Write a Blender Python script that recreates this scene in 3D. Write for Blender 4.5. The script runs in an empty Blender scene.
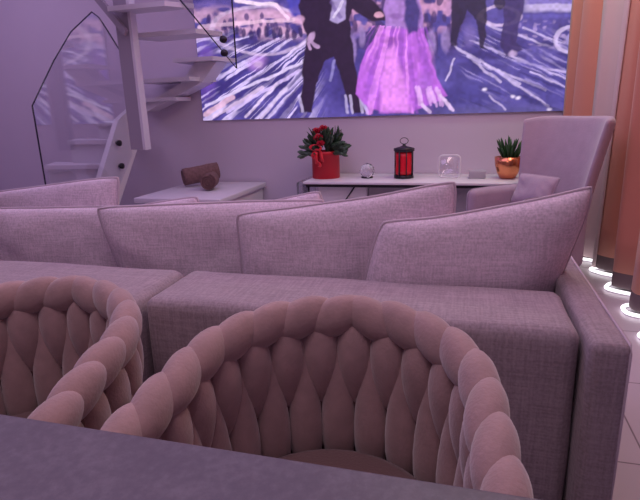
import bpy, bmesh, math, random
import numpy as np
from mathutils import Vector, Matrix, noise
from math import sin, cos, pi, radians, atan, sqrt
random.seed(7)
C = bpy.context.scene.collection

# ------------------------------------------------------------------ materials
def nt(m):
    m.use_nodes = True
    return m.node_tree, m.node_tree.nodes['Principled BSDF']
def mat(name, col, rough=.6, metal=0, spec=.5, sheen=0, bump=0, bscale=80, var=0, vscale=8, trans=0, ior=1.45, alpha=1, emit=None, es=0, coat=0):
    m = bpy.data.materials.new(name); t, b = nt(m)
    b.inputs['Base Color'].default_value = (*col, 1); b.inputs['Roughness'].default_value = rough
    b.inputs['Metallic'].default_value = metal; b.inputs['Specular IOR Level'].default_value = spec
    b.inputs['Sheen Weight'].default_value = sheen; b.inputs['Transmission Weight'].default_value = trans
    b.inputs['IOR'].default_value = ior; b.inputs['Alpha'].default_value = alpha
    b.inputs['Coat Weight'].default_value = coat
    if emit: b.inputs['Emission Color'].default_value = (*emit, 1); b.inputs['Emission Strength'].default_value = es
    tc = t.nodes.new('ShaderNodeTexCoord')
    if bump:
        n = t.nodes.new('ShaderNodeTexNoise'); n.inputs['Scale'].default_value = bscale; n.inputs['Detail'].default_value = 3
        t.links.new(tc.outputs['Object'], n.inputs['Vector'])
        bp = t.nodes.new('ShaderNodeBump'); bp.inputs['Strength'].default_value = bump; bp.inputs['Distance'].default_value = .01
        t.links.new(n.outputs['Fac'], bp.inputs['Height']); t.links.new(bp.outputs['Normal'], b.inputs['Normal'])
    if var:
        n = t.nodes.new('ShaderNodeTexNoise'); n.inputs['Scale'].default_value = vscale; n.inputs['Detail'].default_value = 5
        t.links.new(tc.outputs['Object'], n.inputs['Vector'])
        r = t.nodes.new('ShaderNodeValToRGB')
        r.color_ramp.elements[0].position = .3; r.color_ramp.elements[1].position = .7
        r.color_ramp.elements[0].color = (*[c*(1-var) for c in col], 1); r.color_ramp.elements[1].color = (*[min(1, c*(1+var)) for c in col], 1)
        t.links.new(n.outputs['Fac'], r.inputs['Fac']); t.links.new(r.outputs['Color'], b.inputs['Base Color'])
    return m

def linen(name, col, sc=1.0, amt=.16):
    """woven slub linen: two families of stretched threads in three axes"""
    m = bpy.data.materials.new(name); t, b = nt(m)
    b.inputs['Roughness'].default_value = .95; b.inputs['Specular IOR Level'].default_value = .15; b.inputs['Sheen Weight'].default_value = .15
    tc = t.nodes.new('ShaderNodeTexCoord'); acc = None
    for i, s in enumerate([(9, 170, 170), (170, 9, 150), (170, 170, 9)]):
        mp = t.nodes.new('ShaderNodeMapping'); mp.inputs['Scale'].default_value = tuple(v*sc for v in s)
        t.links.new(tc.outputs['Object'], mp.inputs['Vector'])
        n = t.nodes.new('ShaderNodeTexNoise'); n.inputs['Scale'].default_value = 1; n.inputs['Detail'].default_value = 2
        t.links.new(mp.outputs['Vector'], n.inputs['Vector'])
        if acc is None: acc = n.outputs['Fac']
        else:
            a = t.nodes.new('ShaderNodeMath'); a.operation = 'ADD'; t.links.new(acc, a.inputs[0]); t.links.new(n.outputs['Fac'], a.inputs[1]); acc = a.outputs[0]
    d = t.nodes.new('ShaderNodeMath'); d.operation = 'DIVIDE'; d.inputs[1].default_value = 3; t.links.new(acc, d.inputs[0])
    r = t.nodes.new('ShaderNodeValToRGB'); r.color_ramp.elements[0].position = .40; r.color_ramp.elements[1].position = .60
    r.color_ramp.elements[0].color = (*[c*(1-amt*1.4) for c in col], 1); r.color_ramp.elements[1].color = (*[min(1, c*(1+amt)) for c in col], 1)
    t.links.new(d.outputs[0], r.inputs['Fac']); t.links.new(r.outputs['Color'], b.inputs['Base Color'])
    bp = t.nodes.new('ShaderNodeBump'); bp.inputs['Strength'].default_value = .5; bp.inputs['Distance'].default_value = .004
    t.links.new(d.outputs[0], bp.inputs['Height']); t.links.new(bp.outputs['Normal'], b.inputs['Normal'])
    return m

M = {}
M['wall'] = mat('wall_paint', (.62, .55, .65), .85, bump=.03, bscale=60)
M['ceiling'] = mat('ceiling_paint', (.8, .78, .8), .9)
M['linen'] = linen('sofa_linen', (.40, .325, .355), 1, .14)
M['linen_dark'] = linen('sofa_arm_linen', (.37, .30, .325), 1, .14)
M['cushion'] = linen('cushion_linen', (.74, .62, .71), 1.1, .13)
M['piping'] = mat('cushion_piping', (.60, .50, .57), .9, bump=.3, bscale=300)
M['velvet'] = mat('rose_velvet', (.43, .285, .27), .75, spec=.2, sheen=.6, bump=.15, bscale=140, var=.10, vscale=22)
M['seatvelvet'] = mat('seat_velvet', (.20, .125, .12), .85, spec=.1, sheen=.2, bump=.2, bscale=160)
M['frame'] = mat('brass_frame', (.35, .2, .12), .35, metal=.9)
M['leg'] = mat('dark_leg', (.03, .03, .03), .4)
M['white'] = mat('white_lacquer', (.78, .75, .8), .35)
M['stairwhite'] = mat('stair_white', (.66, .62, .68), .5)
M['slab'] = mat('stair_grey_paint', (.33, .29, .35), .6)
M['marble'] = mat('white_marble_top', (.75, .72, .76), .25, var=.08, vscale=5)
M['blackmetal'] = mat('black_metal', (.025, .02, .03), .4, metal=.3)
M['darkwood'] = mat('dark_plinth', (.10, .06, .07), .5)
M['cabinet'] = mat('grey_cabinet', (.42, .38, .44), .5)
M['red'] = mat('red_box_paper', (.50, .005, .02), .45)
M['redsatin'] = mat('red_satin', (.72, .015, .03), .35, sheen=.3)
M['redpetal'] = mat('red_petal', (.55, .01, .04), .6)
M['redwax'] = mat('red_wax', (.75, .01, .03), .3)
M['leaf'] = mat('dark_leaf', (.035, .07, .035), .5, var=.4, vscale=30)
M['leafgrey'] = mat('eucalyptus_leaf', (.10, .16, .11), .6, var=.3, vscale=30)
M['succulent'] = mat('succulent_leaf', (.03, .09, .03), .45, var=.3, vscale=30)
M['copper'] = mat('copper_pot', (.72, .27, .13), .22, metal=.95)
M['towel'] = mat('brown_terry', (.25, .14, .14), .95, bump=.9, bscale=260, var=.2, vscale=40)
M['armchair'] = mat('lilac_velvet', (.42, .32, .42), .85, spec=.15, sheen=.3, bump=.15, bscale=90, var=.05, vscale=14)
M['curtain'] = mat('peach_curtain', (.60, .235, .165), .75, sheen=.3, bump=.2, bscale=200)
M['curtainlight'] = mat('pale_sheer_curtain', (.62, .45, .46), .8, sheen=.2)
M['curtainband'] = mat('taupe_curtain_band', (.17, .12, .13), .8)
M['hem'] = mat('white_hem', (.95, .95, .95), .4)
M['crystal'] = mat('crystal', (.92, .92, 1), .05, trans=.9, ior=1.45)
M['clear'] = mat('clear_acrylic', (.95, .95, 1), .04, trans=1, ior=1.3)

def glass_mat(name, tint, refl):
    m = bpy.data.materials.new(name); m.use_nodes = True; t = m.node_tree; t.nodes.clear()
    o = t.nodes.new('ShaderNodeOutputMaterial'); tr = t.nodes.new('ShaderNodeBsdfTransparent'); tr.inputs[0].default_value = (*tint, 1)
    g = t.nodes.new('ShaderNodeBsdfGlossy'); g.inputs['Roughness'].default_value = .02; g.inputs['Color'].default_value = (.95, .95, 1, 1)
    lw = t.nodes.new('ShaderNodeLayerWeight'); lw.inputs['Blend'].default_value = .5
    f = t.nodes.new('ShaderNodeMath'); f.operation = 'POWER'; f.inputs[1].default_value = 4; t.links.new(lw.outputs['Facing'], f.inputs[0])
    mu = t.nodes.new('ShaderNodeMath'); mu.operation = 'MULTIPLY_ADD'; mu.inputs[1].default_value = .8; mu.inputs[2].default_value = refl; mu.use_clamp = True
    mx = t.nodes.new('ShaderNodeMixShader')
    t.links.new(f.outputs[0], mu.inputs[0]); t.links.new(mu.outputs[0], mx.inputs[0]); t.links.new(tr.outputs[0], mx.inputs[1]); t.links.new(g.outputs[0], mx.inputs[2])
    t.links.new(mx.outputs[0], o.inputs[0]); return m
M['glass'] = glass_mat('balustrade_glass', (.96, .96, .98), .10)
M['edge'] = mat('glass_edge', (.03, .03, .05), .2)

def stone_mat():
    m = bpy.data.materials.new('grey_stone_top'); t, b = nt(m)
    tc = t.nodes.new('ShaderNodeTexCoord')
    n = t.nodes.new('ShaderNodeTexNoise'); n.inputs['Scale'].default_value = 70; n.inputs['Detail'].default_value = 8; n.inputs['Roughness'].default_value = .7
    n2 = t.nodes.new('ShaderNodeTexNoise'); n2.inputs['Scale'].default_value = 14; n2.inputs['Detail'].default_value = 3
    t.links.new(tc.outputs['Object'], n.inputs['Vector']); t.links.new(tc.outputs['Object'], n2.inputs['Vector'])
    a = t.nodes.new('ShaderNodeMath'); a.operation = 'MULTIPLY_ADD'; a.inputs[1].default_value = .5
    t.links.new(n2.outputs['Fac'], a.inputs[0]); t.links.new(n.outputs['Fac'], a.inputs[2])
    r = t.nodes.new('ShaderNodeValToRGB'); e = r.color_ramp.elements
    e[0].position = .55; e[0].color = (.105, .088, .113, 1); e[1].position = .95; e[1].color = (.16, .14, .168, 1)
    x = r.color_ramp.elements.new(.72); x.color = (.12, .102, .128, 1)
    t.links.new(a.outputs[0], r.inputs['Fac']); t.links.new(r.outputs['Color'], b.inputs['Base Color'])
    b.inputs['Roughness'].default_value = .5
    return m
M['stone'] = stone_mat()

def tile_mat():
    m = bpy.data.materials.new('floor_tile'); t, b = nt(m)
    tc = t.nodes.new('ShaderNodeTexCoord'); mp = t.nodes.new('ShaderNodeMapping')
    mp.inputs['Location'].default_value = (-.05, .03, 0)
    mp.inputs['Rotation'].default_value = (0, 0, radians(0))
    br = t.nodes.new('ShaderNodeTexBrick'); br.offset = 0; br.inputs['Scale'].default_value = 1
    br.inputs['Color1'].default_value = (.56, .49, .56, 1); br.inputs['Color2'].default_value = (.53, .465, .53, 1); br.inputs['Mortar'].default_value = (.22, .18, .22, 1)
    br.inputs['Mortar Size'].default_value = .0035; br.inputs['Brick Width'].default_value = .6; br.inputs['Row Height'].default_value = .6
    t.links.new(tc.outputs['Object'], mp.inputs['Vector']); t.links.new(mp.outputs['Vector'], br.inputs['Vector'])
    t.links.new(br.outputs['Color'], b.inputs['Base Color']); b.inputs['Roughness'].default_value = .28
    return m
M['tile'] = tile_mat()

# ------------------------------------------------------------------ helpers
def obj(name, bm, m, parent=None, smooth=True, loc=None):
    me = bpy.data.meshes.new(name); bmesh.ops.recalc_face_normals(bm, faces=bm.faces[:]); bm.to_mesh(me); bm.free()
    if smooth:
        for p in me.polygons: p.use_smooth = True
    me.materials.append(m)
    o = bpy.data.objects.new(name, me); C.objects.link(o)
    if loc: o.location = loc
    if parent: o.parent = parent
    return o
def tag(o, label, cat, group=None):
    o['label'] = label; o['category'] = cat
    if group: o['group'] = group
    return o
def thing(name, label, cat, loc=(0, 0, 0), rz=0, group=None):
    o = bpy.data.objects.new(name, None); o.empty_display_size = .1; C.objects.link(o)
    o.location = loc; o.rotation_euler = (0, 0, rz); return tag(o, label, cat, group)
def struct(name, bm, m, parent=None, smooth=False):
    o = obj(name, bm, m, parent, smooth)
    if parent is None: o['kind'] = 'structure'
    return o
def box(bm, x0, x1, y0, y1, z0, z1, r=0, seg=4, mtx=None):
    vs = bmesh.ops.create_cube(bm, size=1)['verts']
    for v in vs: v.co = Vector(((x0+x1)/2+v.co.x*(x1-x0), (y0+y1)/2+v.co.y*(y1-y0), (z0+z1)/2+v.co.z*(z1-z0)))
    if r:
        es = list({e for v in vs for e in v.link_edges})
        res = bmesh.ops.bevel(bm, geom=es, offset=r, segments=seg, affect='EDGES', profile=.5)
        vs = list({v for f in res['faces'] for v in f.verts} | {v for v in vs if v.is_valid})
    if mtx is not None:
        for v in vs: v.co = mtx @ v.co
    return vs
def B(*a, **k):
    bm = bmesh.new(); box(bm, *a, **k); return bm
def tube(bm, pts, r, n=8, closed=False, cap=True):
    rings = []; N = len(pts); pts = [Vector(p) for p in pts]; ref = None
    for i, p in enumerate(pts):
        a = pts[(i-1) % N] if (closed or i > 0) else p; b = pts[(i+1) % N] if (closed or i < N-1) else p
        d = (b-a).normalized()
        if ref is None: ref = Vector((0, 0, 1)) if abs(d.z) < .9 else Vector((1, 0, 0))
        u = d.cross(ref).normalized(); w = u.cross(d).normalized(); ref = w
        rr = r[i] if isinstance(r, (list, tuple)) else r
        rings.append([bm.verts.new(p+(u*cos(2*pi*k/n)+w*sin(2*pi*k/n))*rr) for k in range(n)])
    for i in range(N if closed else N-1):
        A, Bq = rings[i], rings[(i+1) % N]
        for k in range(n): bm.faces.new((A[k], A[(k+1) % n], Bq[(k+1) % n], Bq[k]))
    if not closed and cap: bm.faces.new(rings[0]); bm.faces.new(rings[-1])
def lathe(bm, prof, n=32, c=(0, 0, 0)):
    rings = []
    for r, z in prof:
        rings.append([bm.verts.new((c[0]+r*cos(2*pi*k/n), c[1]+r*sin(2*pi*k/n), c[2]+z)) for k in range(n)])
    for A, Bq in zip(rings, rings[1:]):
        for k in range(n): bm.faces.new((A[k], A[(k+1) % n], Bq[(k+1) % n], Bq[k]))
    bm.faces.new(rings[0]); bm.faces.new(rings[-1])
def prism(bm, pts, d):
    """pts: planar polygon (3-D points), extruded by vector d"""
    a = [bm.verts.new(p) for p in pts]; b = [bm.verts.new(Vector(p)+Vector(d)) for p in pts]; n = len(pts)
    bm.faces.new(a); bm.faces.new(b[::-1])
    for i in range(n): bm.faces.new((a[i], a[(i+1) % n], b[(i+1) % n], b[i]))

# ------------------------------------------------------------------ camera
H = 1.22; f = 518.; pitch = atan(140/518.); roll = radians(1.8); yaw = radians(16)
F0 = Vector((-sin(yaw), cos(yaw), 0)); R0 = Vector((cos(yaw), sin(yaw), 0)); UZ = Vector((0, 0, 1))
F = cos(pitch)*F0 - sin(pitch)*UZ; U1 = sin(pitch)*F0 + cos(pitch)*UZ
R = cos(roll)*R0 - sin(roll)*U1; U = sin(roll)*R0 + cos(roll)*U1
cd = bpy.data.cameras.new('camera'); cam = bpy.data.objects.new('camera', cd); C.objects.link(cam)
cd.sensor_fit = 'HORIZONTAL'; cd.sensor_width = 36; cd.lens = f/640*36; cd.clip_start = .02
cam.matrix_world = Matrix(((R.x, U.x, -F.x, 0), (R.y, U.y, -F.y, 0), (R.z, U.z, -F.z, H), (0, 0, 0, 1)))
bpy.context.scene.camera = cam

# ------------------------------------------------------------------ room
WY = 4.8
struct('floor', B(-5.4, 1.5, -2.6, WY+.1, -.1, 0), M['tile'])
struct('ceiling', B(-5.4, 1.5, -2.6, WY+.1, 3.2, 3.3), M['ceiling'])
struct('wall_back', B(-5.4, 1.5, WY, WY+.1, 0, 3.2), M['wall'])
struct('wall_left', B(-5.5, -5.4, -2.6, WY+.1, 0, 3.2), M['wall'])
struct('wall_right', B(1.4, 1.5, -2.6, WY, 0, 3.2), M['wall'])
struct('wall_front', B(-5.4, 1.5, -2.7, -2.6, 0, 3.2), M['wall'])

# ------------------------------------------------------------------ projected picture on a thin screen
def screen():
    x0, x1, z0, z1 = -2.53, .82, 1.153, 3.06; yw = WY-.02
    nx, nz = 560, 300
    xs = np.linspace(x0, x1, nx); zs = np.linspace(z0, z1, nz)
    X, Z = np.meshgrid(xs, zs)
    # flat picture coordinates (p to the right, q downward)
    V = np.stack([X, np.full_like(X, yw), Z-H], -1)
    t = V @ np.array(F); p = 320+f*(V @ np.array(R))/t; q = 250-f*(V @ np.array(U))/t
    rng = np.random.RandomState(3)
    p0, q0 = p.copy(), q.copy()
    def vn(a, b, seed):      # smooth value noise
        r = np.random.RandomState(seed).rand(64, 64)
        ai = np.floor(a).astype(int); bi = np.floor(b).astype(int); fa = a-ai; fb = b-bi
        fa = fa*fa*(3-2*fa); fb = fb*fb*(3-2*fb)
        g = lambda i, j: r[i % 64, j % 64]
        return (g(ai, bi)*(1-fa)+g(ai+1, bi)*fa)*(1-fb)+(g(ai, bi+1)*(1-fa)+g(ai+1, bi+1)*fa)*fb
    def ss(v, lo, hi):
        u = np.clip((v-lo)/(hi-lo), 0, 1); return u*u*(3-2*u)
    img = np.zeros(X.shape+(3,))
    c = lambda r, g, b: (np.array([r, g, b])/255.)**2.2
    def put(mask, col): 
        nonlocal img
        img = img*(1-mask[..., None])+col*mask[..., None]
    def line(a, b, w, col, al=1, soft=1.2):
        ax, ay = a; bx, by = b; L = (bx-ax)**2+(by-ay)**2
        u = np.clip(((p-ax)*(bx-ax)+(q-ay)*(by-ay))/L, 0, 1)
        d = np.hypot(p-ax-u*(bx-ax), q-ay-u*(by-ay))
        put(al*(1-ss(d, w, w+soft)), col)
    def ell(cx, cy, rx, ry, col, al=1, soft=.25, rot=0):
        a = (p-cx)*cos(rot)+(q-cy)*sin(rot); b = -(p-cx)*sin(rot)+(q-cy)*cos(rot)
        d = np.hypot(a/rx, b/ry); put(al*(1-ss(d, 1-soft, 1+soft*.3)), col)
    def ring(cx, cy, rx, ry, w, col, al=1):
        d = np.abs(np.hypot((p-cx)/rx, (q-cy)/ry)-1)*min(rx, ry); put(al*(1-ss(d, w, w+1.2)), col)
    def poly(pts, col, al=1, soft=1.0):
        ins = np.zeros(p.shape, bool); dist = np.full(p.shape, 1e9); n = len(pts)
        for i in range(n):
            ax, ay = pts[i]; bx, by = pts[(i+1) % n]
            cond = ((ay > q) != (by > q)); den = (by-ay) if by != ay else 1e-9
            ins ^= cond & (p < (bx-ax)*(q-ay)/den+ax)
            L = (bx-ax)**2+(by-ay)**2+1e-9; u = np.clip(((p-ax)*(bx-ax)+(q-ay)*(by-ay))/L, 0, 1)
            dist = np.minimum(dist, np.hypot(p-ax-u*(bx-ax), q-ay-u*(by-ay)))
        sd = np.where(ins, dist, -dist); put(al*ss(sd, -soft, soft), col)
    p = p0+(vn(p0/9, q0/9, 51)-.5)*2+(vn(p0/2.6, q0/2.6, 52)-.5)*.7; q = q0+(vn(p0/9+7, q0/9, 53)-.5)*2+(vn(p0/2.6+3, q0/2.6, 54)-.5)*.7
    # deep violet blue ground, paler in drifting patches
    base = c(66, 54, 146); put(np.ones_like(p), base)
    n1 = vn(p/38+q/55, q/26, 5); put(.55*ss(n1, .45, .8), c(94, 80, 182))
    n1 = vn(p/20+9, q/14+3, 6); put(.55*ss(n1, .5, .9), c(44, 34, 108))
    put(.6*ss(p, 430, 470)*ss(q, 55, 85), c(66, 60, 146))
    # streaks of light on the left, fanning from the upper right
    th = np.arctan2(q-(-28), 400-p); rr = np.hypot(p-400, q+28)
    for sc, sd, lo in ((60, 11, .70), (110, 12, .68), (34, 13, .76)):
        s = vn(th*sc, rr/(46), sd)
        w = ss(s, lo, lo+.12)*ss(p, 330, 296)*ss(q, 24, 44)
        put(.9*w, c(206, 186, 250))
    s = vn(th*46+4, rr/30, 15); put(.75*ss(s, .55, .75)*ss(p, 330, 300)*ss(q, 22, 40), c(52, 38, 122))
    line((206, 106), (316, 56), .9, c(214, 196, 250), .9); line((214, 117), (262, 88), 1.2, c(220, 190, 240), .7)
    line((228, 112), (300, 70), 1, c(206, 180, 250), .8); line((246, 116), (276, 84), .8, c(225, 200, 250), .7)
    line((206, 114), (232, 98), 2, c(224, 176, 216), .8); line((262, 117), (286, 88), 1, c(220, 196, 250), .7)
    ell(257, 62, 13, 9, c(178, 120, 226), .7, .7, -.4); ell(258, 64, 6, 4, c(224, 186, 246), .6, .7)
    # bright crowd band in the upper left with dark heads
    put(.75*ss(p, 345, 300)*ss(q, 44, 30)*ss(q, 2, 14)*ss(vn(p/9, q/5, 21), .25, .6), c(226, 168, 214))
    put(.7*ss(p, 345, 300)*ss(q, 10, 0)*ss(vn(p/26, q/9, 22), .3, .7), c(150, 120, 224))
    for i in range(26):
        x = 203+rng.rand()*100; y = 16+rng.rand()*22
        ell(x, y, 2.2, 3.2+rng.rand()*3, c(62, 40, 116), .8, .4)
    for i in range(10):
        ell(236+i*7+rng.rand()*3, 30+rng.rand()*5, 2.6, 6, c(46, 30, 96), .85, .4)
    line((236, 1), (276, 5), 1.2, c(240, 214, 246), .9); line((276, 5), (288, 18), 1.2, c(240, 200, 246), .9); line((200, 26), (300, 19), 1.2, c(236, 190, 230), .7)
    ring(262, 30, 50, 24, .8, c(230, 200, 250), .5)
    poly([(280, -20), (312, -20), (304, 22), (292, 16)], c(58, 52, 178), .9, 2)
    ell(206, 70, 12, 34, c(112, 66, 190), .8, .8)
    # crowd between and behind the pair
    put(.85*ss(p, 345, 352)*ss(p, 468, 440)*ss(q, 42, 20)*ss(vn(p/7, q/6, 23), .3, .6), c(206, 142, 196))
    put(.8*ss(p, 345, 352)*ss(p, 480, 450)*ss(q, 64, 40)*ss(vn(p/5, q/9, 24), .42, .6), c(60, 38, 104))
    for x, y, a, b in ((352, 50, 5, 20), (362, 36, 4, 12), (432, 42, 5, 16), (446, 40, 5, 14)): ell(x, y, a, b, c(150, 120, 196), .7, .5)
    # right: dark floor with white strokes, rings of light, far figures
    put(.8*ss(p, 520, 530)*ss(q, 14, 9), c(196, 178, 240)); put(.9*ss(p, 522, 530)*ss(q, 5, 3), c(104, 86, 190))
    put(.6*ss(p, 520, 530)*ss(q, 20, 16)*ss(q, 13, 15), c(90, 80, 190))
    for a, b, w in (((468, 56), (500, 82), 1.6), ((480, 60), (548, 106), 1.2), ((498, 70), (546, 90), 1), ((486, 64), (520, 84), 1.6), ((512, 60), (580, 76), 1), ((470, 40), (580, 84), .7),
                    ((488, 25), (560, 50), 1.2), ((524, 28), (582, 50), .8), ((452, 44), (480, 62), 1.2), ((455, 58), (446, 80), .8), ((560, 44), (580, 58), 1), ((490, 96), (506, 110), .9), ((530, 72), (578, 92), .8)):
        line(a, b, w*.6, c(204, 184, 244), .7, 1.0)
    rt = ss(p, 455, 475)*ss(q, 24, 44)
    s = vn((q-.52*p)/2.0+40, (p+.52*q)/34, 71); put(.6*rt*ss(s, .66, .8)*ss(q, 112, 70), c(176, 158, 236))
    s = vn((q-.38*p)/3.2+90, (p+.4*q)/44, 72); put(.6*rt*ss(s, .6, .8), c(40, 34, 104))
    s = vn((q-.1*p)/6, p/30, 73); put(.5*rt*ss(s, .5, .8), c(92, 80, 176))
    ring(578, 40, 22, 14, 1, c(206, 186, 246), .8); ring(580, 40, 12, 8, .8, c(180, 160, 236), .6); ring(500, 16, 20, 9, .8, c(220, 190, 244), .7)
    put(.45*ss(vn(p/5+3, q/3, 33), .6, .8)*ss(p, 510, 530)*ss(q, 55, 40)*ss(q, 18, 24), c(190, 160, 230))
    for x, y in ((485, 89), (513, 96), (518, 98), (549, 109)): ell(x, y, 3, 2.2, c(226, 210, 252), .9, .8)
    dk = c(36, 24, 66)
    poly([(448, -40), (484, -40), (487, 20), (484, 46), (488, 49), (480, 48), (476, 20), (468, 10), (460, 30), (456, 46), (450, 47), (452, 20)], dk, .95)
    poly([(502, -40), (526, -40), (524, 10), (518, 30), (516, 42), (522, 50), (512, 56), (506, 56), (500, 46), (504, 20)], c(52, 36, 104), .95)
    ell(512, 54, 5, 4, c(190, 160, 220), .8, .6); ell(500, 4, 6, 7, dk, .9)
    ell(470, 36, 7, 13, c(120, 98, 186), .6, .6)
    # the gentleman in the dark coat
    coat = c(40, 22, 56)
    ell(334, -34, 9, 12, c(176, 130, 160), 1, .15); ell(334, -42, 10, 8, coat, 1, .2)
    poly([(308, -18), (356, -18), (384, 12), (386, 20), (374, 22), (352, 10), (349, 20), (352, 42), (354, 60), (361, 92), (366, 112), (352, 113), (342, 84), (334, 56), (326, 60), (316, 84), (312, 113), (299, 113), (303, 84), (302, 62), (307, 36), (302, 20), (299, 6)], coat)
    poly([(328, -18), (346, -18), (345, 20), (338, 24), (330, 20), (332, 6)], c(160, 140, 206), .95)
    line((331, 2), (340, 18), 1, c(96, 70, 150), .6); line((342, 2), (334, 16), .9, c(214, 200, 240), .7)
    ell(311, 38, 4, 7, c(178, 138, 196), .95, .3, .5); line((312, 42), (318, 47), 1.4, c(178, 138, 196), .9); line((308, 44), (310, 49), 1.2, c(178, 138, 196), .9)
    ell(379, 15, 5, 3.5, c(214, 150, 190), .9, .3); ell(300, 20, 6, 5, c(206, 150, 200), .7, .4)
    for x in (345, 350, 300, 361): line((x, 96), (x+2, 112), .8, c(200, 184, 244), .6)
    line((334, 60), (330, 80), .8, c(150, 140, 220), .6)
    line((362, 98), (368, 113), .9, c(190, 170, 240), .8)
    # the lady in the wide pink violet gown
    ell(402, -44, 8, 10, c(196, 140, 180), 1, .2); ell(404, -46, 11, 12, c(46, 34, 96), .8, .3)
    poly([(390, -30), (418, -30), (420, 4), (424, 28), (386, 34), (384, 8)], c(160, 110, 206))
    poly([(384, 28), (424, 28), (430, 52), (437, 78), (447, 96), (440, 101), (430, 104), (420, 108), (412, 113), (384, 113), (370, 109), (356, 94), (359, 72), (368, 46)], c(176, 76, 222))
    fold = vn((p-404)/(q+30)*34+7, q/70, 41); g = ((q > 26) & (q < 114))
    ins = ss(p, 362, 372)*ss(p, 438, 426)*g
    put(.8*ins*ss(fold, .5, .75), c(226, 124, 250)); put(.6*ins*ss(fold, .42, .2), c(132, 50, 190))
    poly([(386, 50), (394, 44), (404, 80), (410, 112), (380, 112), (380, 84)], c(232, 128, 250), .75, 3)
    ell(372, 86, 6, 18, c(150, 60, 214), .5, .8); ell(424, 84, 10, 14, c(160, 84, 214), .6, .8)
    for i in range(16):
        x = 414+rng.rand()*26; line((x, 86+rng.rand()*8), (x+4, 100+rng.rand()*6), .7, c(222, 160, 250), .6)
    line((422, 104), (430, 112), 1.1, c(224, 190, 250), .8); line((440, 96), (453, 110), 1.1, c(224, 190, 250), .9)
    poly([(406, -4), (416, -6), (420, 14), (418, 32), (408, 34), (404, 20)], c(48, 40, 120), .95, 2)
    ell(396, 16, 7, 4, c(120, 70, 160), .7, .6); ell(392, 40, 12, 4, c(120, 44, 150), .5, .9)
    # bottom fades a little greyer
    put(.35*ss(q, 100, 118)*ss(p, 380, 470), c(110, 104, 150))
    g = .78+.34*vn(p0/3.2, q0/3.2, 61)+.16*(vn(p0/14, q0/14, 62)-.5); img = img*g[..., None]
    lum = img.mean(-1, keepdims=True); img = np.clip(img*.86+lum*.14, 0, 1)*np.array([1, .95, .93])
    me = bpy.data.meshes.new('screen_picture')
    co = np.stack([X, np.full_like(X, yw), Z], -1).reshape(-1, 3)
    i = np.arange(nx*nz).reshape(nz, nx)
    fc = np.stack([i[:-1, :-1], i[:-1, 1:], i[1:, 1:], i[1:, :-1]], -1).reshape(-1, 4)
    me.from_pydata(co.tolist(), [], fc.tolist())
    at = me.color_attributes.new('picture', 'FLOAT_COLOR', 'POINT')
    at.data.foreach_set('color', np.concatenate([img.reshape(-1, 3), np.ones((nx*nz, 1))], 1).astype(np.float32).ravel())
    m = bpy.data.materials.new('screen_light'); t, b = nt(m)
    a = t.nodes.new('ShaderNodeVertexColor'); a.layer_name = 'picture'
    b.inputs['Base Color'].default_value = (.02, .02, .02, 1); b.inputs['Roughness'].default_value = .6
    t.links.new(a.outputs['Color'], b.inputs['Emission Color']); b.inputs['Emission Strength'].default_value = SCREEN
    me.materials.append(m)
    root = thing('projection_screen', 'large wall screen showing dancers in costume, violet and blue lit picture', 'screen', ((x0+x1)/2, WY, z0))
    o = bpy.data.objects.new('picture', me); C.objects.link(o); o.location = -root.location; o.parent = root
    o = obj('backing', B(x0, x1, WY-.018, WY-.001, z0, z1), M['slab'], root, False); o.location = -root.location
SCREEN = 1.25
screen()

# ------------------------------------------------------------------ spiral stair
st = thing('staircase', 'white spiral staircase with a hanging grey spine beside the screen', 'staircase', (-2.75, 4.0, 0))
def sp(name, bm, m, smooth=False, parent=None):
    o = obj(name, bm, m, parent or st, smooth)
    if parent is None: o.location = -st.location
    return o
sp('spine', B(-2.735, -2.615, 3.85, 3.92, .945, 3.2), M['slab'])
bm = B(-2.614, -2.59, 3.845, 3.925, .942, 3.2); sp('spine_lit_edge', bm, M['stairwhite'])  # lighter material paints the screen's light onto the spine's right side
# treads: two front corners, two rear corners, top height
T = [
 # lower flight, seen through the glass
 ((-3.72, 3.60), (-3.13, 3.74), (-3.13, 3.96), (-3.85, 3.92), .60),
 ((-3.70, 3.90), (-3.13, 3.92), (-3.13, 4.12), (-3.86, 4.22), .81),
 ((-3.56, 4.07), (-3.13, 4.07), (-3.12, 4.28), (-3.78, 4.46), 1.017),
 ((-3.35, 4.23), (-3.13, 4.23), (-3.0, 4.46), (-3.48, 4.74), 1.175),
 # along the back wall
 ((-3.02, 4.50), (-2.64, 4.50), (-2.64, 4.77), (-3.25, 4.77), 1.38),
 ((-2.97, 4.40), (-2.43, 4.40), (-2.35, 4.77), (-2.97, 4.77), 1.545),
 ((-2.60, 4.43), (-2.21, 4.45), (-2.12, 4.75), (-2.60, 4.75), 1.71),
 # coming back above
 ((-2.73, 3.95), (-2.09, 3.95), (-1.98, 4.20), (-2.60, 4.25), 1.865),
 ((-2.72, 3.75), (-2.22, 3.75), (-2.08, 3.94), (-2.60, 3.94), 2.04),
 ((-2.70, 3.40), (-2.38, 3.20), (-2.15, 3.42), (-2.62, 3.72), 2.25),
 ((-2.80, 3.30), (-2.75, 2.95), (-2.40, 3.15), (-2.72, 3.60), 2.45),
]
for i, (a, b, c_, d, zt) in enumerate(T):
    bm = bmesh.new(); prism(bm, [(*a, zt), (*b, zt), (*c_, zt), (*d, zt)], (0, 0, -.035)); sp('tread', bm, M['stairwhite'])
    if i < 4:
        lo = T[i-1][4] if i else 0
        bm = bmesh.new(); off = Vector((0, .03, 0))
        prism(bm, [Vector((*a, lo))+off, Vector((*b, lo))+off, Vector((*b, zt-.036))+off, Vector((*a, zt-.036))+off], (0, .02, 0)); sp('riser', bm, M['stairwhite'])
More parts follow.
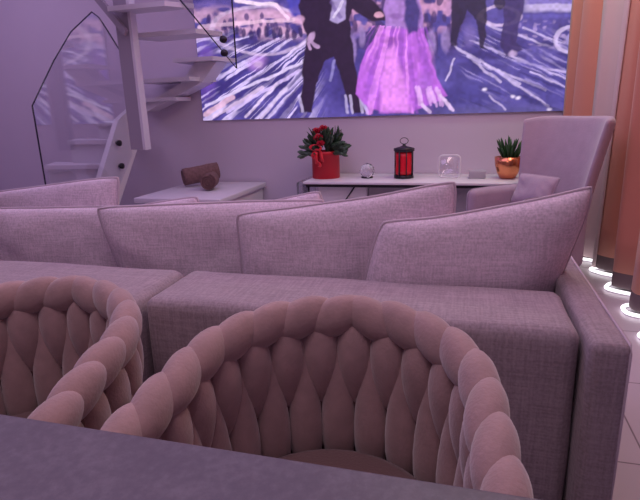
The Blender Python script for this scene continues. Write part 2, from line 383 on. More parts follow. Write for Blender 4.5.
bm = bmesh.new(); prism(bm, [(-3.00, 4.54, 1.255), (-2.38, 4.54, 1.50), (-2.22, 4.54, 1.672), (-2.44, 4.54, 1.672), (-2.60, 4.54, 1.50), (-2.98, 4.54, 1.34)], (0, .22, 0)); sp('string', bm, M['stairwhite'])
# inclined string that carries the lower flight, glass bolted to it
bm = bmesh.new()
prism(bm, [(-3.12, 3.45, .05), (-3.12, 3.45, .16), (-3.12, 4.19, 1.19), (-3.12, 4.42, 1.30), (-3.12, 4.44, .93), (-3.12, 3.72, .02)], (.05, 0, 0)); sp('string', bm, M['white'])
# upper string slanting up to the left above the spine
bm = bmesh.new()
prism(bm, [(-2.615, 3.80, 1.87), (-2.64, 3.80, 1.83), (-3.40, 3.80, 2.76), (-3.35, 3.80, 2.80)], (0, .04, 0)); sp('handrail', bm, M['slab'])

def glass_panel(pts, d, label, bolts, axis, trim):
    g = thing('glass_balustrade', label, 'balustrade', pts[0])
    bm = bmesh.new(); prism(bm, pts, d); o = obj('glass_pane', bm, M['glass'], g, False); o.location = -g.location
    bm = bmesh.new(); dv = Vector(d)*.5
    tube(bm, [Vector(p)+dv for p in trim], .006, 6); o = obj('edge_trim', bm, M['edge'], g); o.location = -g.location
    o['label'] = 'dark polished glass edge'
    for c0 in bolts:
        bm = bmesh.new(); c0 = Vector(c0); ax = Vector(axis)
        tube(bm, [c0, c0+ax*.02, c0+ax*.021, c0+ax*.045], [.014, .014, .026, .026], 16); o = obj('bolt', bm, M['blackmetal'], g); o.location = -g.location
    return g
gx = -3.05
lower = [(gx, 3.19, .18), (gx, 3.19, 1.312), (gx, 3.47, 1.64), (gx, 3.70, 1.87), (gx, 3.985, 2.06), (gx, 4.07, 2.03), (gx, 4.17, 1.93), (gx, 4.29, 1.80), (gx, 4.29, .86), (gx, 3.62, .18)]
glass_panel(lower, (.012, 0, 0),
            'clear glass balustrade panel on the lower stair flight, left of the grey spine', [(gx-.025, 4.12, .985), (gx-.025, 4.115, .78)], (1, 0, 0), lower[:8])
glass_panel([(-1.722, 3.85, 1.545), (-1.722, 3.85, 3.19), (-2.75, 3.85, 3.19), (-2.62, 3.85, 2.56), (-2.145, 3.85, 2.056)], (0, .012, 0),
            'hanging triangular glass panel of the upper stair flight, in front of the screen', [(-1.79, 3.838, 1.75), (-1.79, 3.838, 1.655)], (0, -1, 0), [(-1.722, 3.85, 3.19), (-1.722, 3.85, 1.545), (-2.145, 3.85, 2.056), (-2.62, 3.85, 2.56)])

# ------------------------------------------------------------------ cushions (patch between four corners)
def pillow(name, label, tl, tr, br, bl, th, seed, y=0, lean=0, yaw_=0, m=None, ear=.035, group='loose cushions on the sofa', sink=.0):
    n = 30; bm = bmesh.new(); front = {}; back = {}
    tl, tr, br, bl = [Vector(q) for q in (tl, tr, br, bl)]
    cx = (tl+tr+br+bl)/4
    edge = {}
    for j in range(n+1):
        for i in range(n+1):
            u = i/n*2-1; v = j/n*2-1
            # denser sampling near the rim
            uu = sin(u*pi/2)*.55+u*.45; vv = sin(v*pi/2)*.55+v*.45
            a = (uu+1)/2; b = (vv+1)/2
            P = (bl*(1-a)+br*a)*(1-b)+(tl*(1-a)+tr*a)*b - cx
            # pull the sides in between the ears
            kc = 1-.03*(abs(uu)*abs(vv))**8
            P = Vector((P.x*kc*(1-ear*(1-vv*vv)*abs(uu)), P.y*kc*(1-ear*.5*(1-uu*uu)*max(0, -vv))))
            w = ((max(0, 1-uu**4)*max(0, 1-vv**4))**.5)*(.8+.2*(1-uu*uu)*(1-vv*vv))
            nz_ = noise.noise(Vector((P.x*7, P.y*7, seed*3.1)))*.014+noise.noise(Vector((P.x*22, P.y*16, seed)))*.004
            wr = .0045*sin((a*1.0+b*.8)*26+seed)*max(0, 1-min(abs(uu-1), abs(uu+1))*1.4)
            d = th/2*w
            sag = -sink*(1-uu*uu)*max(0, vv)
            onrim = i in (0, n) or j in (0, n)
            q0 = Vector((P.x, -(d+(nz_+wr)*w), P.y+sag)); q1 = Vector((P.x, d-(nz_)*w, P.y+sag))
            wave = noise.noise(Vector((P.x*5+seed, P.y*5, 2)))*.012
            q0.y += wave; q1.y += wave
            front[i, j] = bm.verts.new(q0); back[i, j] = front[i, j] if onrim else bm.verts.new(q1)
            if onrim: edge[i, j] = Vector((q0.x, (q0.y+q1.y)/2, q0.z)); front[i, j].co = edge[i, j]
    for j in range(n):
        for i in range(n):
            bm.faces.new([front[i, j], front[i+1, j], front[i+1, j+1], front[i, j+1]])
            bm.faces.new([back[i, j+1], back[i+1, j+1], back[i+1, j], back[i, j]])
    root = thing(name, label, 'cushion', (cx.x, y, cx.y), yaw_, group)
    root.rotation_euler = (lean, 0, yaw_)
    obj('cover', bm, m or M['cushion'], root)
    loop = [edge[i, 0] for i in range(n)]+[edge[n, j] for j in range(n)]+[edge[i, n] for i in range(n, 0, -1)]+[edge[0, j] for j in range(n, 0, -1)]
    bm = bmesh.new(); tube(bm, loop, .005, 6, closed=True); obj('piping', bm, M['piping'] if m is None else m, root)
    return root
LN = radians(4); YW = radians(9)
G2 = 'back cushions seen over the sofa back'
pillow('back_cushion', 'wide flat-topped cushion at the left edge of the row, behind the braided chair', (-1.95, .868), (-1.215, .872), (-1.17, .44), (-1.95, .44), .16, 1, 1.735, LN, YW, group=G2)
pillow('back_cushion', 'second cushion from the left in the row, flat straight top edge', (-1.34, .895), (-.47, .918), (-.48, .44), (-1.26, .44), .16, 2, 1.695, LN, YW, group=G2)
pillow('back_cushion', 'third cushion from the left, top edge rising right towards a pointed corner', (-.755, .89), (-.025, .995), (-.02, .44), (-.76, .44), .17, 3, 1.65, LN, YW, group=G2, ear=.03, sink=.012)
pillow('back_cushion', 'rightmost cushion of the row, leaning beside the sofa arm with raised right corner', (-.25, .885), (.355, .992), (.215, .45), (-.335, .45), .18, 4, 1.60, LN, YW, group=G2, ear=-.05, sink=.02)
pillow('scatter_cushion', 'cushion peeking above the row at far left, in front of the stair glass', (-2.2, .885), (-1.47, .968), (-1.48, .45), (-2.2, .45),   .13, 5, 1.93, radians(-6), 0, ear=.05, group='cushions behind the back cushions')
pillow('scatter_cushion', 'small cushion corner showing in front of the white bench with towels', (-1.36, .845), (-1.09, .885), (-1.0, .44), (-1.27, .44), .10, 6, 1.92, radians(-6), 0, ear=.03, group='cushions behind the back cushions')
pillow('scatter_cushion', 'thin cushion corner showing in front of the marble console', (-.84, .85), (-.55, .915), (-.40, .44), (-.72, .44), .10, 7, 1.92, radians(-6), 0, ear=.04, group='cushions behind the back cushions')

# ------------------------------------------------------------------ sofa
def wrink(bm, amp=.004, s=6):
    for v in bm.verts: v.co += v.normal*noise.noise(v.co*s)*amp
def soft_box(x0, x1, y0, y1, z0, z1, r, cuts=14, amp=.005, puff=0):
    bm = bmesh.new(); vs = box(bm, x0, x1, y0, y1, z0, z1, r, 5)
    bmesh.ops.subdivide_edges(bm, edges=[e for e in bm.edges if e.calc_length() > .12], cuts=cuts, use_grid_fill=True)
    bm.normal_update(); wrink(bm, amp, 4)
    return bm
s2 = thing('sofa_module', 'beige linen sofa section with the slim right arm, seen from behind', 'sofa', (-.3, 1.65, 0), 0, 'sofa sections')
def part(root, name, bm, m, smooth=True, sub=None):
    o = obj(name, bm, m, sub or root, smooth)
    if sub is None: o.location = -root.location
    return o
part(s2, 'backrest', soft_box(-.878, .268, 1.19, 1.49, .06, .72, .035), M['linen'])
part(s2, 'arm', soft_box(.274, .356, 1.13, 2.30, .06, .722, .022, amp=.003), M['linen_dark'])
part(s2, 'base', soft_box(-.878, .268, 1.50, 2.28, .06, .28, .02, amp=.002), M['linen'])
part(s2, 'seat', soft_box(-.872, .262, 1.50, 2.29, .285, .44, .04), M['linen'])
for x, y in ((-.8, 1.25), (.3, 1.2), (-.8, 2.2), (.3, 2.2)): part(s2, 'foot', B(x-.02, x+.02, y-.02, y+.02, 0, .07), M['leg'], False)
bm = bmesh.new()
tube(bm, [(.351, 1.145, .06), (.351, 1.137, .4), (.351, 1.137, .70), (.351, 1.15, .717), (.351, 1.6, .717), (.351, 2.28, .717)], .0035, 6); part(s2, 'piping', bm, M['piping'])
s1 = thing('sofa_module', 'beige linen sofa section without arm, left of the seam behind the left chair', 'sofa', (-1.9, 1.65, 0), 0, 'sofa sections')
part(s1, 'backrest', soft_box(-2.75, -.889, 1.165, 1.49, .06, .72, .045), M['linen'])
part(s1, 'base', soft_box(-2.75, -.889, 1.50, 2.28, .06, .28, .02, amp=.002), M['linen'])
part(s1, 'seat', soft_box(-2.75, -.895, 1.50, 2.29, .285, .44, .04), M['linen'])
for x, y in ((-2.7, 1.2), (-.95, 1.2), (-2.7, 2.2), (-.95, 2.2)): part(s1, 'foot', B(x-.02, x+.02, y-.02, y+.02, 0, .07), M['leg'], False)

# ------------------------------------------------------------------ braided tub chairs
RAD = .285; ARM = .30; NL = 18
LT = pi*RAD+2*ARM
def curve(s, rad=RAD):
    """s in 0..LT along the U; returns point, tangent, outward normal"""
    if s < ARM:
        k = ARM-s; return Vector((-rad-.13*k+.13*max(0, k-.2), -k, 0)), Vector((0, 1, 0)), Vector((-1, 0, 0))
    if s > ARM+pi*RAD:
        k = s-ARM-pi*RAD; return Vector((rad+.13*k-.13*max(0, k-.2), -k, 0)), Vector((0, -1, 0)), Vector((1, 0, 0))
    a = (s-ARM)/RAD; n = Vector((-cos(a), sin(a), 0))
    return n*rad, Vector((sin(a), cos(a), 0)), n
def rimz(s):
    a = (s/LT)*2-1
    return .795-.10*abs(a)**2
def blob(bm, c, ax, ay, az, prof, nr=16, ns=12, sq=1.0):
    """closed pad: long axis ax (vector, half length), half widths ay, az scaled by prof(v)"""
    rings = []
    for j in range(ns+1):
        v = -cos(pi*j/ns)
        w = prof(v)
        if j in (0, ns): rings.append([bm.verts.new(c+ax*v)]); continue
        rings.append([bm.verts.new(c+ax*v+ay*(w*cos(2*pi*k/nr))+az*(w*sin(2*pi*k/nr)) ) for k in range(nr)])
    for A, Bq in zip(rings, rings[1:]):
        if len(A) == 1: 
            for k in range(nr): bm.faces.new((A[0], Bq[k], Bq[(k+1) % nr]))
        elif len(Bq) == 1:
            for k in range(nr): bm.faces.new((A[k], A[(k+1) % nr], Bq[0]))
        else:
            for k in range(nr): bm.faces.new((A[k], A[(k+1) % nr], Bq[(k+1) % nr], Bq[k]))
def make_chair(label):
    t = thing('braided_chair', label, 'chair', (0, 0, 0), 0, 'braided rose chairs along the table')
    br = bmesh.new(); up = bmesh.new()
    st_ = LT/NL
    for i in range(NL):
        s = (i+.5)*st_; P, tg, n = curve(s); z = rimz(s)-.040
        sg = 1 if s < LT/2 else -1
        ax = tg*.078*sg+Vector((0, 0, .030))+n*.006; zz = ax.cross(n).normalized()
        blob(br, P+Vector((0, 0, z)), ax, n*.037, zz*.046, lambda v: max(0, 1-abs(v)**2.0)**.60, 20, 16)
    for i in range(NL):
        s = i*st_+.02*st_
        if s < .02: continue
        P, tg, n = curve(s); zr = rimz(s)
        # upper strap pad: full at the top, pointed below
        blob(up, P+Vector((0, 0, zr-.150))-n*.004, Vector((0, 0, -.112)), tg*.0435, n*.034, lambda v: max(0, 1-v*v)**.66*(1-.25*v))
    for i in range(NL):
        s = (i+.5)*st_
        P, tg, n = curve(s); zr = rimz(s)
        blob(up, P+Vector((0, 0, zr-.270))-n*.006, Vector((0, 0, .19)), tg*.042, n*.034, lambda v: max(0, 1-v*v)**.6*(1-.50*v)*.95)
    obj('rim_braid', br, M['velvet'], t); obj('woven_backrest', up, M['velvet'], t)
    # thin inner shell the straps are wrapped on
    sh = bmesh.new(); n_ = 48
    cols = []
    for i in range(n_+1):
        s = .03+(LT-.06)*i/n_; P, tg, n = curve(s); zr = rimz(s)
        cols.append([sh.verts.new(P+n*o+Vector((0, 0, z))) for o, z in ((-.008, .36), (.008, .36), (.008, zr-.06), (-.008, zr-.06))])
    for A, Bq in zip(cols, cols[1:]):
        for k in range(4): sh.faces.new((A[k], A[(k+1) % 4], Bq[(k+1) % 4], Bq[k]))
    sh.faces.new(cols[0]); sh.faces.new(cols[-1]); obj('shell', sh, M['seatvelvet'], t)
    # seat
    sb = bmesh.new(); ring = []
    for k in range(40):
        a = 2*pi*k/40; x = .245*cos(a); y = .245*sin(a)
        if y < 0: y *= 1.08; x = .245*math.copysign(abs(cos(a))**.7, cos(a))
        ring.append((x, y))
    prev = None
    lev = [(.90, .35), (1, .365), (1, .405), (.96, .432), (.85, .447), (.5, .455), (.2, .457)]
    for sc, z in lev:
        cur = [sb.verts.new((x*sc, y*sc, z)) for x, y in ring]
        if prev:
            for k in range(40): sb.faces.new((prev[k], prev[(k+1) % 40], cur[(k+1) % 40], cur[k]))
        else: sb.faces.new(cur)
        prev = cur
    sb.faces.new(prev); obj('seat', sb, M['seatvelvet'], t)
    for x, y in ((-.2, -.2), (.2, -.2), (-.19, .19), (.19, .19)):
        lb = bmesh.new(); tube(lb, [(x, y, .36), (x*1.2, y*1.2, 0)], [.016, .010], 12); obj('leg', lb, M['leg'], t)
    return t
def dup(root, loc, label, rz=0):
    r = root.copy(); C.objects.link(r); r.location = loc; r.rotation_euler = (0, 0, rz); r['label'] = label
    for ch in list(root.children):
        c_ = ch.copy(); C.objects.link(c_); c_.parent = r
    return r
ch = make_chair('rose velvet chair with braided tub back, in the centre of the photo at the table')
ch.location = (-.237, .81, 0)
dup(ch, (-1.005, .82, 0), 'rose velvet chair with braided tub back, at the left edge of the photo')

# ------------------------------------------------------------------ table
tb = thing('dining_table', 'mottled grey stone table filling the bottom edge of the photo', 'table', (-.9, .05, 0))
part(tb, 'tabletop', B(-2.4, 1.0, -.45, .575, .725, .76, .006, 3), M['stone'])
for x in (-2.1, .7): part(tb, 'leg', B(x-.05, x+.05, -.3, .30, 0, .725), M['blackmetal'], False)

# ------------------------------------------------------------------ white bench with towels
bn = thing('bench', 'low white bench against the wall under the stairs, carrying towels', 'bench', (-2.3, 4.35, 0))
part(bn, 'bench_top', B(-2.70, -1.90, 3.75, 4.77, .505, .55, .006, 2), M['stairwhite'])
part(bn, 'body', B(-2.66, -1.93, 3.79, 4.75, 0, .503, .004, 2), M['stairwhite'])
def towel(label, loc, rz, L, r, tilt=0):
    t = bmesh.new(); n = 60; turns = 3.2; ring_in = []; ring_out = []
    for k in range(n+1):
        a = 2*pi*turns*k/n; rr = r*(.18+.82*k/n)
        ring_out.append((rr*cos(a), rr*sin(a)))
    th = r*.13
    segs = 10; rows = []
    for s in range(segs+1):
        y = -L/2+L*s/segs; row = []
        for (x, z) in ring_out:
            k_ = 1+.04*noise.noise(Vector((x*40, y*12, z*40)))
            row.append((t.verts.new((x*k_, y, z*k_)), t.verts.new((x*k_*(1-th/max(.01, math.hypot(x, z))), y, z*k_*(1-th/max(.01, math.hypot(x, z)))))))
        rows.append(row)
    for A, Bq in zip(rows, rows[1:]):
        for k in range(n):
            t.faces.new((A[k][0], A[k+1][0], Bq[k+1][0], Bq[k][0])); t.faces.new((A[k+1][1], A[k][1], Bq[k][1], Bq[k+1][1]))
    for row in (rows[0], rows[-1]):
        for k in range(n): t.faces.new((row[k][0], row[k+1][0], row[k+1][1], row[k][1]))
    # filled core keeps the roll opaque
    lathe_v = []
    for y in (-L/2+.012, L/2-.012):
        lathe_v.append([t.verts.new((r*.86*cos(2*pi*k/24), y, r*.86*sin(2*pi*k/24))) for k in range(24)])
    for k in range(24): t.faces.new((lathe_v[0][k], lathe_v[0][(k+1) % 24], lathe_v[1][(k+1) % 24], lathe_v[1][k]))
    t.faces.new(lathe_v[0]); t.faces.new(lathe_v[1])
    o = obj('rolled_towel', t, M['towel'], None); o.location = loc; o.rotation_euler = (tilt, 0, rz)
    return tag(o, label, 'towel', 'rolled towels on the bench')
towel('longer rolled brown towel, lying diagonally on the white bench', (-2.46, 4.50, .55+.112), radians(-48), .34, .088, radians(7))
towel('shorter rolled brown towel in front, spiral end facing out', (-2.245, 4.26, .55+.08), radians(18), .20, .078)

# ------------------------------------------------------------------ console and its ornaments
cz = .635
cn = thing('console_table', 'long low console with white marble top and black frame under the screen', 'console', (-.45, 4.55, 0))
part(cn, 'marble_top', B(-1.335, .62, 4.19, 4.79, cz-.02, cz, .003, 2), M['marble'])
part(cn, 'frame_rail', B(-1.315, .60, 4.21, 4.77, cz-.045, cz-.021), M['blackmetal'], False)
part(cn, 'cabinet_panel', B(-1.22, -.80, 4.27, 4.76, .06, cz-.046), M['white'], False)
part(cn, 'cabinet_panel', B(-.795, .5, 4.33, 4.76, .06, cz-.046), M['cabinet'], False)
bm = bmesh.new(); tube(bm, [(-.90, 4.25, cz-.047), (-1.24, 4.25, .1)], .006, 8); part(cn, 'brace', bm, M['blackmetal'])
bm = bmesh.new(); tube(bm, [(-1.30, 4.24, cz-.047), (-1.30, 4.24, 0)], .008, 8); part(cn, 'leg', bm, M['blackmetal'])
bm = bmesh.new(); tube(bm, [(.57, 4.24, cz-.047), (.57, 4.24, 0)], .008, 8); part(cn, 'leg', bm, M['blackmetal'])

def leafshape(bm, base, d, L, W, side, curl=.15):
    d = d.normalized(); s = d.cross(side).normalized(); up = s.cross(d).normalized(); n = 6; rows = []
    for i in range(n+1):
        u = i/n; w = W*max(.04, sin(pi*min(1, u*.92+.05)))**.8; c0 = base+d*L*u+up*(curl*L*(u*u))*-1
        rows.append([bm.verts.new(c0-s*w/2+up*w*.12), bm.verts.new(c0+up*-.0), bm.verts.new(c0+s*w/2+up*w*.12), bm.verts.new(c0-up*.0022)])
    for A, Bq in zip(rows, rows[1:]):
        for a, b in ((0, 1), (1, 2), (2, 3), (3, 0)): bm.faces.new((A[a], A[b], Bq[b], Bq[a]))
    bm.faces.new(rows[0]); bm.faces.new(rows[-1])

# red flower box
fb = thing('flower_box', 'round red box of mixed flowers with a red bow on the console', 'flower box', (-1.205, 4.48, cz))
bm = bmesh.new(); lathe(bm, [(.118, 0), (.122, .004), (.122, .20), (.126, .202), (.126, .235), (.116, .236), (.112, .21), (.02, .205)], 40); obj('box', bm, M['red'], fb)
bm = bmesh.new(); rnd = random.Random(4)
for k in range(130):
    a = rnd.uniform(0, 2*pi); e = rnd.uniform(.15, 1.35); r0 = rnd.uniform(.02, .10)
    d = Vector((cos(a)*cos(e), sin(a)*cos(e)*.7, sin(e)))
    b0 = Vector((cos(a)*r0, sin(a)*r0, .19+.10*sin(e)))
    leafshape(bm, b0+d*.03, d, rnd.uniform(.07, .14), rnd.uniform(.028, .05), Vector((rnd.uniform(-1, 1), rnd.uniform(-1, 1), .3)))
obj('foliage', bm, M['leaf'], fb)
for dx, e in ((-1, .45), (-1, .2), (-.9, .7), (-1, -.05), (1, .3), (.9, .65), (1, .05), (.7, 1.0), (.95, .5), (.4, 1.2)):
    bm = bmesh.new(); d = Vector((dx*cos(e), -.25, sin(e))).normalized(); b0 = Vector((.05*dx, -.05, .21))
    tube(bm, [b0, b0+d*.17], .0022, 5)
    for k in range(7): leafshape(bm, b0+d*(.02+.018*k), d+Vector((rnd.uniform(-.5, .5), rnd.uniform(-.6, .2), rnd.uniform(-.5, .5))), .065, .03, Vector((0, -1, .3)))
    obj('sprig', bm, M['leafgrey'], fb)
for (x, y, z_, r_) in ((-.035, -.08, .345, .05), (-.06, -.05, .40, .042), (.0, -.05, .42, .042), (-.01, -.12, .30, .04), (.05, -.03, .37, .026)):
    bm = bmesh.new()
    for ring_ in range(4):
        for k in range(4+ring_*2):
            a = 2*pi*k/(4+ring_*2)+ring_; tl_ = .25+ring_*.35
            d = Vector((cos(a)*sin(tl_), -.5*cos(tl_)+sin(a)*sin(tl_)*.6, cos(tl_)*.9+.3*sin(a)*sin(tl_)))
            leafshape(bm, Vector((0, 0, 0)), d, r_, r_*.75, Vector((-sin(a), cos(a), 0)), .25)
    o = obj('flower', bm, M['redpetal'], fb); o.location = (x, y, z_)
bm = bmesh.new()
def ribbon(bm, pts, w):
    rows = []
    for p_ in pts:
        p_ = Vector(p_); rows.append([bm.verts.new(p_+Vector((-w/2, 0, w*.15))), bm.verts.new(p_+Vector((w/2, 0, -w*.15))), bm.verts.new(p_+Vector((w/2, .003, -w*.15))), bm.verts.new(p_+Vector((-w/2, .003, w*.15)))])
    for A, Bq in zip(rows, rows[1:]):
        for k in range(4): bm.faces.new((A[k], A[(k+1) % 4], Bq[(k+1) % 4], Bq[k]))
    bm.faces.new(rows[0]); bm.faces.new(rows[-1])
ribbon(bm, [(-.05+.0*k, -.135-.01*sin(k), .24-.022*k) for k in range(6)], .03)
ribbon(bm, [(-.05-.035*sin(k*.5), -.135, .24-.012*k) for k in range(12)], .024)
ribbon(bm, [(-.05+.05*sin(k/8*2*pi)*1.0, -.135-.015*sin(k/8*pi), .245+.035*(1-cos(k/8*2*pi))*.8) for k in range(9)], .022)
ribbon(bm, [(-.05+.06*k/8, -.135-.01*sin(k), .25+.05*sin(k/8*pi)-.012*k) for k in range(9)], .026)
obj('bow', bm, M['redsatin'], fb)

# red lantern
ln = thing('candle_lantern', 'small black lantern with red glass and a ring handle on the console', 'lantern', (-.517, 4.48, cz))
bm = bmesh.new(); lathe(bm, [(.082, 0), (.084, .004), (.084, .022), (.07, .03), (.02, .03)], 8); obj('base', bm, M['blackmetal'], ln)
bm = bmesh.new(); lathe(bm, [(.075, .222), (.088, .228), (.088, .252), (.05, .262), (.015, .272), (.012, .285), (.004, .286)], 8); obj('lid', bm, M['blackmetal'], ln)
bm = bmesh.new()
for k in range(8):
    a = 2*pi*k/8+pi/8; tube(bm, [(.078*cos(a), .078*sin(a), .02), (.078*cos(a), .078*sin(a), .23)], .0045 if k != 5 else .008, 6)
obj('cage', bm, M['blackmetal'], ln)
bm = bmesh.new(); lathe(bm, [(.060, .03), (.072, .034), (.072, .07), (.068, .12), (.072, .17), (.070, .218), (.05, .221)], 28); obj('red_jar', bm, M['redwax'], ln)
bm = bmesh.new(); tube(bm, [(.034*cos(2*pi*k/20), 0, .312+.026*sin(2*pi*k/20)) for k in range(20)], .0032, 6, closed=True); obj('handle', bm, M['blackmetal'], ln)

# crystal ball-like ornament
cr = thing('crystal_ornament', 'small round crystal ornament between flower box and red lantern', 'ornament', (-.835, 4.48, cz))
bm = bmesh.new(); bmesh.ops.create_icosphere(bm, subdivisions=2, radius=.066); 
for v in bm.verts: v.co.z = max(v.co.z, -.05)+.062
obj('crystal', bm, M['crystal'], cr, False)
bm = bmesh.new(); lathe(bm, [(.05, 0), (.052, .012), (.03, .013)], 24); obj('stand', bm, M['blackmetal'], cr)
bm = bmesh.new()
tube(bm, [(.058*cos(a/3)*cos(.5), -.058*abs(sin(a/3))-.012, .062+.05*sin(a/2.2)) for a in range(-4, 8)], .004, 6); obj('swirl', bm, M['white'], cr)

# clear acrylic frame
af = thing('acrylic_frame', 'clear square frame with rounded corners standing on the console', 'frame', (-.14, 4.48, cz))
def rrect(w, h, r, n=6):
    pts = []
    for cx_, cz_, a0 in ((w/2-r, h-r, 0), (-w/2+r, h-r, pi/2), (-w/2+r, r, pi), (w/2-r, r, 3*pi/2)):
        for k in range(n+1): a = a0+pi/2*k/n; pts.append((cx_+r*cos(a), 0, cz_+r*sin(a)))
    return pts
bm = bmesh.new(); tube(bm, [(x, 0, z+.007) for x, _, z in rrect(.17, .182, .03)], .0065, 8, closed=True); obj('frame_rim', bm, M['white'], af)
bm = bmesh.new(); prism(bm, [(x*.95, -.004, z*.95+.009) for x, _, z in rrect(.17, .182, .03)], (0, .008, 0)); obj('pane', bm, M['glass'], af)

# small box
sb_ = obj('trinket_box', B(-.068, .068, -.05, .05, 0, .062, .004, 2), M['cabinet']); sb_.location = (.085, 4.50, cz)
tag(sb_, 'tiny plain grey box on the console, left of the copper pot', 'box')
part(cn, 'side_panel', B(-1.40, -1.34, 4.20, 4.60, .0, cz-.005, .012, 2), M['crystal'])['label'] = 'clear acrylic end panel'
# copper pot with succulent
pp = thing('potted_succulent', 'green spiky succulent in a shiny copper bowl pot beside the armchair', 'plant', (.322, 4.48, cz))
bm = bmesh.new(); lathe(bm, [(.045, 0), (.062, .006), (.085, .05), (.102, .11), (.108, .175), (.101, .175), (.094, .12), (.05, .11)], 36); obj('copper_pot', bm, M['copper'], pp)
bm = bmesh.new(); lathe(bm, [(.02, .14), (.095, .145), (.09, .16), (.02, .165)], 24); obj('soil', bm, M['darkwood'], pp)
bm = bmesh.new(); rnd = random.Random(9)
for k in range(42):
    a = rnd.uniform(0, 2*pi); e = rnd.uniform(.95, 1.5); r0 = rnd.uniform(.0, .055); d = Vector((cos(a)*cos(e), sin(a)*cos(e), sin(e)))
    b0 = Vector((cos(a)*r0+.01, sin(a)*r0, .155)); L = rnd.uniform(.09, .19)
    tube(bm, [b0, b0+d*L*.4, b0+d*L*.8, b0+d*L], [.007, .011, .009, .002], 6)
obj('foliage', bm, M['succulent'], pp)

# ------------------------------------------------------------------ wing armchair
ac2 = thing('wingback_armchair', 'pale lilac wingback armchair facing left, in front of the curtain', 'armchair', (.60, 3.84, 0), radians(-53))
# local: seat faces -Y, X across
def backmesh():
    bm = bmesh.new(); NU, NZ = 28, 26; fr = {}; bk = {}
    for j in range(NZ+1):
        v = j/NZ; z = .16+v*.99; W = .44+.26*v; rec = -.05+.20*v
        top = 0
        for i in range(NU+1):
            u = i/NU*2-1
            wing = (.06+.17*v*(1.15-v*.5))*abs(u)**3.4
            x = u*W/2; y = rec-wing
            zz = z-.03*(u**6)*v - .012*(1-u*u)*(v > .99)
            thk = .10*(1-.25*abs(u)**3)
            puff = .012*(1-u*u)*sin(pi*v)
            if j == NZ: thk *= .55; zz -= .01
            if i in (0, NU): thk *= .6
            fr[i, j] = bm.verts.new((x, y-puff, zz)); bk[i, j] = bm.verts.new((x+(.02*u*abs(u)**5), y+thk, zz-(.0 if j < NZ else .0)))
    for j in range(NZ):
        for i in range(NU):
            bm.faces.new((fr[i, j], fr[i+1, j], fr[i+1, j+1], fr[i, j+1])); bm.faces.new((bk[i, j+1], bk[i+1, j+1], bk[i+1, j], bk[i, j]))
    for j in range(NZ):
        for i in (0, NU): bm.faces.new((fr[i, j], fr[i, j+1], bk[i, j+1], bk[i, j]))
    for i in range(NU):
        for j in (0, NZ): bm.faces.new((fr[i, j], fr[i+1, j], bk[i+1, j], bk[i, j]))
    return bm
o = obj('backrest', backmesh(), M['armchair'], ac2)
sd = o.modifiers.new('sub', 'SUBSURF'); sd.levels = 1; sd.render_levels = 1
obj('base', B(-.22, .22, -.48, -.01, .16, .36, .03), M['armchair'], ac2)
bm = soft_box(-.205, .205, -.53, -.03, .365, .50, .05, amp=.006); obj('seat_cushion', bm, M['armchair'], ac2)
for sx in (-1, 1):
    bm = bmesh.new(); 
    x0, x1 = sorted((sx*.212, sx*.300)); box(bm, x0, x1, -.54, .0, .16, .665, .05, 5)
    bmesh.ops.subdivide_edges(bm, edges=[e for e in bm.edges if e.calc_length() > .12], cuts=8, use_grid_fill=True)
    for v in bm.verts:
        if v.co.z > .5: v.co.z += .035*min(1, max(0, (v.co.y+.1)*3)) - .012*max(0, (-v.co.y-.35)*3)
    obj('arm', bm, M['armchair'], ac2)
for x, y in ((-.22, -.45), (.22, -.45), (-.2, -.03), (.2, -.03)):
    bm = bmesh.new(); tube(bm, [(x, y, .17), (x*1.06, y*1.04, 0)], [.02, .012], 10); obj('leg', bm, M['darkwood'], ac2)
# small cushion lying on it
lc = pillow('lumbar_cushion', 'small lilac cushion resting on the seat of the wing armchair', (-.17, .11), (.17, .11), (.17, -.11), (-.17, -.11), .10, 12, 0, radians(-30), 0, m=M['armchair'], group=None, ear=.05)
lc.location = (.45, 3.78, .64); lc.rotation_euler = (radians(-22), 0, radians(-50))

# ------------------------------------------------------------------ curtains
def curtain(name, label, ys, xfun, z0, z1, m, band=None, hem=None, group=None):
    root = thing(name, label, 'curtain', (1.1, sum(ys)/len(ys), z0), 0, group)
    def sheet(za, zb, off, mm, nm, th=.006):
        bm = bmesh.new(); nz_ = 14; A = []
        for j in range(nz_+1):
            z = za+(zb-za)*j/nz_; row = []
            for y in ys:
                x = xfun(y, z)+off; row.append((bm.verts.new((x, y, z)), bm.verts.new((x+th, y, z))))
            A.append(row)
        for r0, r1 in zip(A, A[1:]):
            for k in range(len(ys)-1):
                bm.faces.new((r0[k][0], r0[k+1][0], r1[k+1][0], r1[k][0])); bm.faces.new((r0[k+1][1], r0[k][1], r1[k][1], r1[k+1][1]))
            for k in (0, len(ys)-1): bm.faces.new((r0[k][0], r1[k][0], r1[k][1], r0[k][1]))
        for row in (A[0], A[-1]):
            for k in range(len(ys)-1): bm.faces.new((row[k][0], row[k+1][0], row[k+1][1], row[k][1]))
        o = obj(nm, bm, mm, root); o.location = -root.location
    sheet(z0+(band or 0), z1, 0, m, 'drape')
    if band:
        sheet(z0, z0+band-.001, 0, M['curtainband'], 'hem_band')
    return root
def wave(y, z):
    amp = .085*(1-.2*(z/3)); ph = (y-3.27)/.40*2*pi
    w = cos(ph); w = math.copysign(abs(w)**.8, w)
    return 1.045-amp*w+.012*sin(y*23+z)+.01*sin(y*41)-max(0, y-4.15)*.55
ys = [1.20+i*.0125 for i in range(int((4.76-1.20)/.0125)+1)]
curtain('curtain', 'peach floor-length curtain in deep folds with a taupe hem band', ys, wave, .035, 3.19, M['curtain'], .10)
ys = [4.06+i*.0125 for i in range(27)]
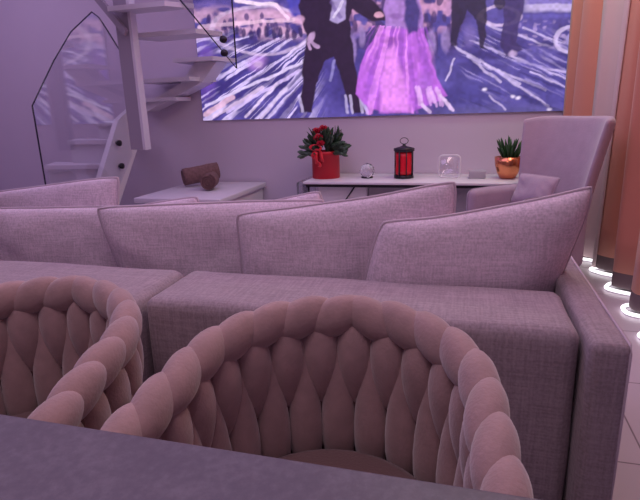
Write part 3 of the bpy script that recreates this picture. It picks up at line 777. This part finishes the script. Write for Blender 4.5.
curtain('sheer_curtain', 'pale pink sheer strip hanging among the peach curtain folds', ys, lambda y, z: wave(y, z)-.022-.01*sin(y*60), .035, 3.19, M['curtainlight'])
tag(obj('curtain_rail', B(.78, 1.16, 1.1, 4.76, 3.191, 3.2), M['white'], None, False), 'white ceiling rail above the peach curtain', 'rail')
# added glowing tube, stands for bright light patches on the floor under the hem
ls = thing('floor_glow_arcs', 'wavy glowing tube standing for light spilled on the floor under the curtain folds', 'floor glow', (1.0, 3.5, 0))
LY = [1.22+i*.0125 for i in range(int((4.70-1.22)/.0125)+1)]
bm = bmesh.new(); tube(bm, [(wave(y, 0)-.030, y, .016) for y in LY], .011, 8); o = obj('glow_tube', bm, mat('floor_glow_white', (1, 1, 1), .5, emit=(1, .95, 1), es=1.7), ls); o.location = -ls.location
bm = bmesh.new(); tube(bm, [(wave(y, 0)-.030, y, .004) for y in LY], .0045, 6); o = obj('glow_tube_base', bm, M['white'], ls); o.location = -ls.location

# ------------------------------------------------------------------ lights
def area(name, loc, size, sy, power, col, rot=(0, 0, 0)):
    l = bpy.data.lights.new(name, 'AREA'); l.shape = 'RECTANGLE'; l.size = size; l.size_y = sy; l.energy = power; l.color = col
    o = bpy.data.objects.new(name, l); C.objects.link(o); o.location = loc; o.rotation_euler = rot; return o
area('ceiling_light_lounge', (-1.6, 2.7, 3.15), 3.0, 2.0, 34, (.74, .53, 1))
area('stairs_fill_light', (-4.3, 3.4, 3.15), 1.2, 1.6, 14, (.76, .57, 1))  # added fill lamp, brightens the left wall beside the stairs
area('ceiling_light_dining', (-.6, .2, 3.15), 1.6, 1.2, 22, (1, .74, .90))
area('wall_tint_fill', (.35, 4.3, 3.12), .8, .2, 12, (.72, 1, .72), (radians(-12), 0, 0))  # added lamp, gives the right end of the back wall its greenish glow
area('ceiling_light_window', (.7, 3.2, 3.15), .6, 2.0, 22, (1, .72, .72))
w = bpy.data.worlds.new('world'); bpy.context.scene.world = w; w.use_nodes = True
w.node_tree.nodes['Background'].inputs[0].default_value = (.5, .4, .6, 1); w.node_tree.nodes['Background'].inputs[1].default_value = .1
vs = bpy.context.scene.view_settings
vs.view_transform = 'Standard'; vs.look = 'None'; vs.gamma = 1; vs.exposure = 0; vs.use_curve_mapping = False
